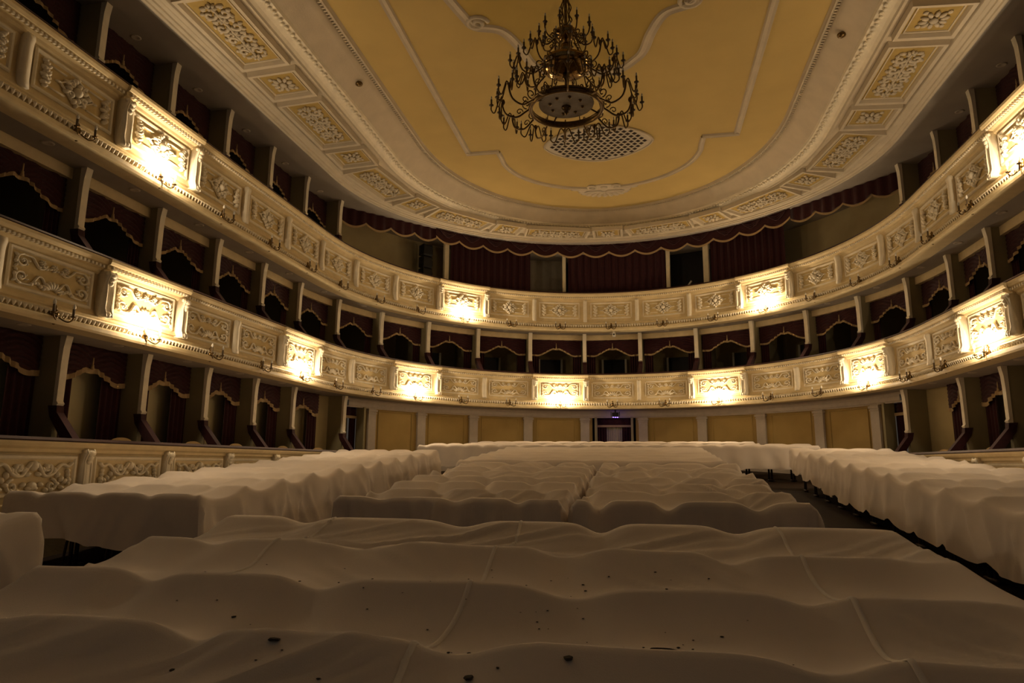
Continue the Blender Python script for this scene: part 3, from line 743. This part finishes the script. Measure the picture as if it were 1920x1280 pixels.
b = MB(); b.lathe([(0, .50), (.10, .51), (.22, .54), (.32, .60), (.36, .66), (.35, .70), (.28, .72), (.12, .78), (.05, .84), (.02, .86)], 32); b.build('bowl', 'brass', ch)
b = MB(); b.ell((0, 0, .93), (.085, .085, .09), 16, 10); b.build('globe', 'brass', ch)
b = MB(); b.lathe([(0, 1.06), (.06, 1.07), (.13, 1.10), (.165, 1.15), (.16, 1.18), (.10, 1.20), (.05, 1.26), (.02, 1.30)], 24); b.build('bowl', 'brass', ch)
b = MB()
for k in range(8):
    a = 2*PI*k/8; rr = lambda r, z: (r*math.cos(a), r*math.sin(a), z)
    b.tube(bez([rr(.03, 1.28), rr(.09, 1.36), rr(.05, 1.46), rr(.08, 1.56), rr(.04, 1.68), rr(.05, 1.8), rr(.02, 1.9)], 4), .009, 5)
b.build('crown_scrolls', 'dark_brass', ch)
b = MB()
for k in range(6):
    a = 2*PI*k/6+.2; b.tube([(.48*math.cos(a), .48*math.sin(a), .03), (.34*math.cos(a), .34*math.sin(a), .62)], .008, 5)
    b.tube([(.3*math.cos(a), .3*math.sin(a), .70), (.13*math.cos(a), .13*math.sin(a), 1.12)], .007, 5)
b.build('chains', 'dark_brass', ch)
b = MB()
z = 2.15
k = 0
while z < CZ-4.88-.05:
    b.tube([(.028*math.cos(2*PI*j/8) if k % 2 else 0, 0 if k % 2 else .028*math.cos(2*PI*j/8), z+.045*math.sin(2*PI*j/8)) for j in range(9)], .008, 5, False); z += .075; k += 1
b.build('chain', 'dark_brass', ch)
b = MB(); b.lathe([(0, 0), (.15, 0), (.22, .04), (.25, .08)], 24, (0, 0, CZ-4.88-.09)); b.build('ceiling_rose', 'ceil_cream', ch)
def arm_meshes(r0, r1, sc, n):
    b = MB(); L = r1-r0
    b.tube(bez([(r0, 0, 0), (r0+L*.12, 0, -.05*sc), (r0+L*.35, 0, -.13*sc), (r0+L*.62, 0, -.08*sc), (r0+L*.72, 0, .06*sc), (r0+L*.70, 0, .13*sc)], 5), .013*sc**.5, 6)
    b.tube([(p[0], 0, p[2]) for p in spiral(r0+L*.10, .06*sc, .07*sc, .015, -PI/2, PI*1.6, 0, 14)], .009, 5)
    b.tube([(p[0], 0, p[2]) for p in spiral(r0+L*.28, -.05*sc, .05*sc, .012, PI, -PI, 0, 12)], .008, 5)
    tips = [(r0+L*.70, 0, .14*sc)] if n == 1 else []
    if n == 3:
        for a in (-1.15, 0, 1.15):
            tx, ty = r0+L*.70+math.cos(a)*L*.30, math.sin(a)*L*.42
            c0 = Vector((r0+L*.70, 0, .05*sc)); 
            b.tube(bez([c0, c0.lerp(Vector((tx, ty, .11*sc)), .3)+Vector((0, 0, .08*sc)), c0.lerp(Vector((tx, ty, 0)), .7)-Vector((0, 0, .07*sc)), (tx, ty, -.02*sc), (tx, ty, .05*sc)], 5), .010, 5)
            tips.append((tx, ty, .05*sc))
    b.ell((r0+L*.70, 0, .10*sc), (.028*sc, .028*sc, .045*sc), 8, 6)
    return b.mesh('arm', 'dark_brass'), tips
cm = MB(); cm.lathe([(.0, -.01), (.03, .0), (.034, .012), (.013, .018), (.013, .095), (0, .10)], 8); cm = cm.mesh('candle', 'candle')
fm_ = MB(); fm_.lathe([(.005, 0), (.012, .012), (.010, .03), (0, .05)], 6); fm_ = fm_.mesh('bulb', 'bulb')
for (r0, r1, sc, nt, cnt, z, off) in ((.50, 1.05, 1.0, 3, 12, .02, .13), (.33, .80, .9, 3, 9, .60, .0), (.15, .40, .7, 1, 10, 1.08, .2)):
    am, tips = arm_meshes(r0, r1, sc, nt)
    if nt == 1: am, tips = arm_meshes(r0, r1+.08, sc, 1)
    for k in range(cnt):
        a = link('arm', am, ch, Matrix.Translation((0, 0, z)) @ Matrix.Rotation(2*PI*k/cnt+off, 4, 'Z'))
        for t in tips:
            link('candle', cm, a, Matrix.Translation(t)); link('bulb', fm_, a, Matrix.Translation((t[0], t[1], t[2]+.10)))
# ------------------------------------------------------------------ dust sheets over the seats
def hsh(a, b=0): 
    v = math.sin(a*127.1+b*311.7)*43758.5453; return v-math.floor(v)
def vnoise(x, y):
    xi, yi = math.floor(x), math.floor(y); fx, fy = smooth(x-xi), smooth(y-yi)
    return lerp(lerp(hsh(xi, yi), hsh(xi+1, yi), fx), lerp(hsh(xi, yi+1), hsh(xi+1, yi+1), fx), fy)*2-1
class Sheet:
    def __init__(s, x0, x1, rows, sag=.13, bump=.045, per=1.15, lift=0.0, seed=0, wrinkle=.012, front=.06, back=.10, tuck=.035, flat_edge=0, edge_sag=0):
        s.tuck = tuck; s.edge_sag = edge_sag; s.flat_edge = flat_edge
        s.x0, s.x1, s.rows, s.sag, s.bump, s.per, s.lift, s.seed, s.wr = x0, x1, rows, sag, bump, per, lift, seed, wrinkle
        s.y0, s.y1 = rows[0]-front, rows[-1]+back
    def dip(s, x, r):                      # along a row: lower between groups of chair backs
        ph = hsh(r, s.seed)*s.per; t = ((x+ph+.12*math.sin(x*1.7+r)) / s.per) % 1.0
        d = min(t, 1-t)
        return -s.bump*math.exp(-(d/.14)**2)*(.5+hsh(r+s.seed, math.floor((x+ph)/s.per+.5)))
    def top(s, x, y):
        z = crest_z(y)+s.lift; R = s.rows
        if y <= R[0]: return z+s.dip(x, 0)
        if y >= R[-1]: return z+s.dip(x, len(R)-1)
        k = 0
        while R[k+1] < y: k += 1
        t = (y-R[k])/(R[k+1]-R[k])
        d = lerp(s.dip(x, k), s.dip(x, k+1), smooth(t))
        u = 4*t**.92*(1-t**.92); prof = u*u/(u+.13)*1.13
        ed = max(smooth((s.x0+.35-x)/.35), smooth((x-s.x1+.35)/.35))
        if s.flat_edge: prof *= 1-.75*smooth((x-s.x1+s.flat_edge)/s.flat_edge)
        z += d*(1-.5*prof)-s.sag*prof*(.85+.3*vnoise(x*.9+s.seed, k*3.1))*(1+s.edge_sag*ed)
        # tension creases running off the crests
        sl = (1 if hsh(k, s.seed+4) > .5 else -1)*(.5+hsh(k, s.seed+9)); c = x+(y-R[k])*sl+.06*math.sin(y*5+k)
        mk = clamp(.5+1.6*vnoise(x*.9+k*5.3, y*.5+s.seed), 0, 1)
        r1 = (1-abs(vnoise(c*3.1+s.seed*7, k*2.7)))**7; r2_ = (1-abs(vnoise(c*6.3+s.seed*3+9, k*1.7+4)))**7
        z += s.wr*mk*(1.1*r1+.7*r2_)*(.35+.65*min(1, 2.2*prof)) + .007*vnoise(x*2.3, y*2.3+s.seed)
        return z
    def build(s, label, drop_l, drop_r, drop_f, drop_b, res=.06, flare=(.12, .12, .08, .08), hemwave=.03, fold=.03, foldf=9.0):
        fx = lambda d: d(0) if callable(d) else d
        ml = lambda d: max(d(y) for y in (s.y0, (s.y0+s.y1)/2, s.y1)) if callable(d) else d
        DL, DR, DF, DB = (ml(d) for d in (drop_l, drop_r, drop_f, drop_b))
        nl, nr, nf, nb = (max(2, int(math.ceil(d/.05))) if d > 0 else 0 for d in (DL, DR, DF, DB))
        nx = max(4, int((s.x1-s.x0)/res)); ny = max(4, int((s.y1-s.y0)/res))
        us = [('l', 1-k/nl) for k in range(nl)]+[('m', k/nx) for k in range(nx+1)]+[('r', (k+1)/nr) for k in range(nr)]
        vs_ = [('f', 1-k/nf) for k in range(nf)]+[('m', k/ny) for k in range(ny+1)]+[('b', (k+1)/nb) for k in range(nb)]
        V = []
        for vk, v in vs_:
            for uk, u in us:
                x = s.x0 if uk == 'l' else s.x1 if uk == 'r' else lerp(s.x0, s.x1, u)
                y = s.y0 if vk == 'f' else s.y1 if vk == 'b' else lerp(s.y0, s.y1, v)
                z = s.top(x, y); dx = dy = 0.0
                if uk != 'm':
                    d = drop_l if uk == 'l' else drop_r; d = d(y) if callable(d) else d
                    dx = u*d*(1+hemwave*vnoise(y*1.3+s.seed, 3.3))
                if vk != 'm':
                    d = drop_f if vk == 'f' else drop_b; d = d(x) if callable(d) else d
                    dy = v*d*(1+hemwave*vnoise(x*1.3+s.seed, 7.7))
                dd = max(dx, dy)+.25*min(dx, dy)
                if dd > 0:
                    e = min(1, dd/.05); ro = .03*math.sin(e*PI/2)
                    sx = (-1 if uk == 'l' else 1 if uk == 'r' else 0); sy = (-1 if vk == 'f' else 1 if vk == 'b' else 0)
                    fl = flare[0] if uk == 'l' else flare[1]; fl2 = flare[2] if vk == 'f' else flare[3]
                    rg = lambda q: (1-abs(vnoise(q, 1.5+s.seed)))**4-.25
                    f1 = fold*min(1, dd/.25)*(.9*rg(y*foldf*.30+dd*1.1)+.6*rg(y*foldf*.62-dd*1.6+7)+.5*vnoise(y*foldf*.4, dd*2)); f2 = fold*min(1, dd/.25)*(.9*rg(x*foldf*.30-dd*1.1)+.6*rg(x*foldf*.62+dd*1.6+3)+.5*vnoise(x*foldf*.4, dd*2))
                    rk = min(s.rows, key=lambda r_: abs(r_-y)); g = min(1, dd/.35)
                    f1 += s.tuck*g*(math.cos(2*PI*clamp((y-rk)/.95, -.5, .5))-.6); f2 += s.tuck*.7*g*math.cos(2*PI*(x/s.per+hsh(0, s.seed)))
                    if sx: x += sx*(ro+dx*fl+(f1 if not sy else 0))
                    if sy: y += sy*(ro+dy*fl2+(f2 if not sx else 0))
                    z -= dd-.05*(1-math.cos(e*PI/2))*0
                V.append((x, y, max(z, floor_z(y)+.015)))
        n = len(us); F = [(j*n+i, j*n+i+1, (j+1)*n+i+1, (j+1)*n+i) for j in range(len(vs_)-1) for i in range(n-1)]
        b = MB(); b.add(V, F)
        return tag(b.build('dust_sheet', 'sheet'), label, 'dust sheet')
def rows(a, b, st=.95):
    n = max(1, round((b-a)/st)); return [a+(b-a)*k/n for k in range(n+1)]
front = Sheet(-2.72, 2.78, [-22.35, -21.40, -20.47, -19.56, -18.57, -17.57], sag=.13, bump=.055, per=1.22, seed=1, wrinkle=.028, tuck=.0, flat_edge=.5)
fs = front.build('creased white dust sheet with seams and dark crumbs over the front seat rows', .75, .75, .55, .55, .04, (.85, .75, .1, .05))
midl = Sheet(-2.38, .05, rows(-15.98, -10.75), sag=.17, bump=.05, per=.72, seed=5, wrinkle=.035)
midl.build('white dust sheet with tightly pleated front over half of the centre rows', .55, .45, .55, .45, .03, (.1, .02, .06, .05), .05, .095, 20)
midr = Sheet(.24, 2.52, rows(-15.98, -10.75), sag=.17, bump=.07, per=.72, seed=9, wrinkle=.035)
midr.build('white dust sheet with rounded tucked corner over half of the centre rows', .45, .40, .50, .45, .03, (.02, .12, .06, .05), .05, .09, 16)
midb = Sheet(-2.6, 2.42, rows(-10.0, -5.2), sag=.05, bump=.02, per=1.1, seed=12, wrinkle=.008)
midb.build('flat white dust sheet over the rear centre rows', .5, .5, .25, .4, .07, (.1, .25, .25, .05))
lft = Sheet(-6.62, -4.08, rows(-15.98, -6.7), sag=.075, bump=.03, per=.62, seed=20, wrinkle=.015, edge_sag=.6, tuck=.022)
lft.build('white dust sheet with sagging hem over the seat block along the garlanded parapet', .35, lambda y: .85, lambda x: .52+.14*math.exp(-((x+5.0)/.5)**2)+(.2 if x > -4.6 else 0), .4, .045, (.02, .10, .06, .05), .05, .085, 7)
rgt = Sheet(4.48, 6.70, rows(-17.9, -5.45), sag=.075, bump=.035, per=.60, seed=26, wrinkle=.012, edge_sag=.6, tuck=.016)
rgt.build('long white dust sheet with straight raised hem over the seat block showing chair legs', lambda y: clamp(.42+(-5.45-y)*.07, .42, .66), .3, .8, .4, .045, (.03, .02, .08, .05), .03, .045, 7)
bk1 = Sheet(-5.40, 5.45, [-3.95, -3.05], sag=.05, bump=.03, per=.58, seed=33, front=.02)
bk1.build('wide white dust sheet over the front row of the rear seats', .5, .5, .62, .2, .07, (.1, .1, .04, .05), .04, .03, 6)
bk2 = Sheet(-4.2, 4.2, [-2.5, -1.6], sag=.05, bump=.02, per=.58, seed=37, lift=.0)
bk2.build('white dust sheet over the last rows below the back wall', .4, .4, .4, .4, .07, (.1, .1, .04, .05))
crn = Sheet(-6.55, -4.70, [-20.6, -19.6, -18.6, -17.68], sag=.08, bump=.03, per=.62, seed=41)
crn.build('white dust sheet on the separate block before the garlanded parapet', .4, .85, .8, .85, .055, (.02, .05, .08, .06), .03, .07, 8)
# seams of the front sheet
for n, (x0, x1) in enumerate(((-.09, .05), (1.93, 1.84), (-1.75, -1.62))):
    b = MB(); vs = []; N = 140; y0, y1 = (-22.3, front.y1) if n < 2 else (-19.5, front.y1)
    for k in range(N+1):
        y = lerp(y1, y0, k/N); x = lerp(x0, x1, k/N)+.02*math.sin(k*.13)
        for dx, dz in ((-.014, .001), (-.006, .008), (.006, .008), (.014, .001)): vs.append((x+dx, y, front.top(x+dx, y)+dz))
    b.add(vs, [(4*k+a, 4*k+a+1, 4*k+4+a+1, 4*k+4+a) for k in range(N) for a in range(3)])
    b.build('seam', 'seam', fs)
# crumbs of debris lying on the front sheet
cr = random.Random(21)
def crumb(sz, seed):
    b = MB(); b.ell((0, 0, 0), (sz, sz*.7, sz*.5), 6, 4); q = random.Random(seed)
    b.v = [(x*q.uniform(.6, 1.35), y*q.uniform(.6, 1.35), z*q.uniform(.3, .6)) for x, y, z in b.v]; return b.mesh('debris_crumb', 'debris', False)
cms = [crumb(s_, k) for k, s_ in enumerate((.028, .017, .010, .007, .005))]
spots = [(-1.16, -19.94, 1), (1.05, -19.45, 1), (.51, -20.30, 1), (.26, -20.66, 0), (.62, -20.56, 0), (-1.03, -19.5, 2), (1.05, -20.12, 2), (-.6, -20.55, 0), (-.95, -20.7, 1), (.12, -20.45, 2), (1.4, -20.6, 1), (-.3, -20.75, 2), (1.25, -19.95, 2), (.95, -20.25, 1), (-1.35, -19.8, 3), (.05, -19.2, 3), (.35, -18.95, 3), (.70, -18.9, 2), (.55, -19.0, 2)]
for k in range(64):
    spots.append((cr.gauss(.25, .85), cr.uniform(-20.75, -18.8), cr.choice((2, 3, 3, 4, 4, 4))))
for x, y, k in spots:
    x = clamp(x, -1.9, 2.0)
    o = link('debris_crumb', cms[k], None, Matrix.Translation((x, y, front.top(x, y)+(.006 if k == 0 else .003))) @ Matrix.Rotation(cr.uniform(0, 6), 4, 'Z'))
    big = k <= 1
    tag(o, 'larger dark crumb of debris on the front dust sheet' if big else 'tiny dark speck of debris on the front dust sheet', 'debris', 'larger crumbs on the front sheet' if big else 'specks on the front sheet')
b = MB(); b.tube(bez([(-.05, .01, 0), (-.02, -.005, .006), (.03, .0, .004), (.06, -.012, 0)], 4), [.003]+[.005]*11+[.003], 5)
tag(b.build('twig', 'debris', None, True, Matrix.Translation((.98, -20.38, front.top(.98, -20.38)+.006))), 'thin dark splinter lying on the front dust sheet', 'splinter')
# ------------------------------------------------------------------ theatre chairs that show under the hems
def make_chair():
    root = empty('theatre_chair')               # faces -y, back at y=0, tip-up seat folded
    b = MB(); b.prism([(-.02, .42), (.0, .80), (.03, .80), (.03, .42)], -.24, .24); b.build('backrest', 'chair_cloth', root, False)
    b = MB(); b.prism([(-.12, .40), (-.06, .70), (-.03, .70), (-.05, .40)], -.22, .22); b.build('seat', 'chair_cloth', root, False)
    for sx in (-1, 1):
        b = MB(); b.box((sx*.25, -.06, .02), (.05, .30, .04)); b.tube([(sx*.25, -.02, .03), (sx*.25, -.02, .62)], .024, 6); b.tube([(sx*.25, -.14, .03), (sx*.25, -.10, .30), (sx*.25, -.03, .5)], .016, 6); b.build('leg', 'chair_wood', root)
        b = MB(); b.box((sx*.25, -.12, .62), (.05, .28, .035)); b.build('armrest', 'chair_wood', root, False)
    kids(root); return root
chp = make_chair(); first = True
def chair(x, y, label, group, yo=.36):
    global first
    y += yo; m = Matrix.Translation((x, y, floor_z(y)))
    if first: o = chp; o.matrix_local = m; first = False
    else: o = clone(chp, m)
    tag(o, label, 'chair', group)
for k, y in enumerate(rgt.rows[:-1]): chair(4.86, y, 'dark tip-up chair under the long straight hem, %s row from the rear' % ORD[len(rgt.rows)-1-k], 'chairs under the long hem')
for k in range(4): chair(-6.28+.58*k, lft.rows[0], 'dark tip-up chair under the sagging hem, %s from the garlanded parapet' % ORD[k+1], 'chairs under the sagging hem')
for k in range(5): chair(2.85+.57*k, bk1.rows[0], 'dark chair under the wide rear sheet, %s from its end by the long block' % ORD[5-k], 'chairs under the wide rear sheet')
# ------------------------------------------------------------------ small fittings
dlm = MB(); dlm.lathe([(.0, .0), (.05, -.004), (.07, -.012), (.085, -.006), (.09, .0)], 14); 
dcm = dlm.mesh('downlight', 'pilaster')
def downlight(p, z, tier, i):
    o = link('downlight', dcm, None, Matrix.Translation((p.x, p.y, z)))
    tag(o, 'small downlight, %s tier, %s' % (tier, where(i)), 'downlight', 'downlights over the %s boxes' % tier)
for i in range(-2, 20):
    downlight(cv(i+.5, .45)[0], UB+.005, 'middle', i)
    if i < 5 or i > 16:
        downlight(cv(i+.5, .75)[0], SOF, 'top', i)
    if i < 5 or i >= 16: downlight(cv(i+.5, .45)[0], LB+.005, 'ground-floor', i)
sm = MB(); sm.lathe([(.075, .02), (.08, 0), (.07, -.03), (.04, -.05), (0, -.055)], 16); smm = sm.mesh('smoke_detector', 'dark_brass')
for k, (x, y, z) in enumerate(((-4.80, -10.64, 7.93), (-4.42, -4.75, 7.93), (4.78, -10.7, 7.93), (4.42, -4.76, 7.93))):
    tag(link('smoke_detector', smm, None, Matrix.Translation((x, y, z))), 'small round smoke detector on the cove '+('over the boxes of the garlanded parapet', 'over the loudspeaker recess', 'over the long sheeted block', 'over the empty olive recess')[k], 'detector', 'smoke detectors on the cove')
# camera under the upper balcony
sc_ = tag(empty('security_camera', place(10.55, .12, UB)), 'small white security camera under the upper balcony', 'camera')
b = MB(); b.box((0, 0, -.03), (.06, .06, .08)); b.build('mount', 'white_plastic', sc_, False)
b = MB(); b.box((0, -.03, -.12), (.10, .16, .12)); bd_ = b.build('housing', 'white_plastic', sc_, False)
b = MB(); b.tube([(0, -.11, -.12), (0, -.125, -.12)], .03, 10); b.build('lens', 'black', bd_)
# LED lamp above the central doorway
pr = tag(empty('led_lamp', place(10.54, .35, LB)), 'small black LED lamp glowing violet over the central doorway', 'lamp')
b = MB(); b.box((0, 0, -.05), (.05, .05, .10)); b.build('bracket', 'black', pr, False)
b = MB(); b.box((0, 0, -.17), (.22, .14, .15)); hs = b.build('housing', 'black', pr, False)
for sx in (-1, 1): b = MB(); b.box((sx*.14, 0, -.15), (.02, .10, .16)); b.build('yoke', 'black', pr, False)
for sx in (-.07, 0, .07): b = MB(); b.ell((sx, -.02, -.25), (.022, .04, .014), 8, 4); b.build('diode', 'violet', hs)
vl = bpy.data.lights.new('violet_light', 'POINT'); vl.energy = .8; vl.color = (.12, .06, 1); vl.shadow_soft_size = .05
vo = bpy.data.objects.new('violet_light', vl); COL.objects.link(vo); vo.parent = pr; vo.location = (0, .12, -.34)
# black boxes by the corner doors
for k, (i, dx) in enumerate(((GE, .20), (GE2, -.22))):
    r = tag(empty('wall_speaker', place(i, .75, 1.62)), 'small black box over the corner doorway on the %s' % ('garlanded parapet side' if k == 0 else 'side of the long sheeted block'), 'speaker')
    b = MB(); b.box((dx, 0, .05), (.18, .16, .15)); c_ = b.build('cabinet', 'black', r, False)
    b = MB(); b.box((dx, 0, .15), (.04, .04, .08)); b.build('bracket', 'black', r, False)
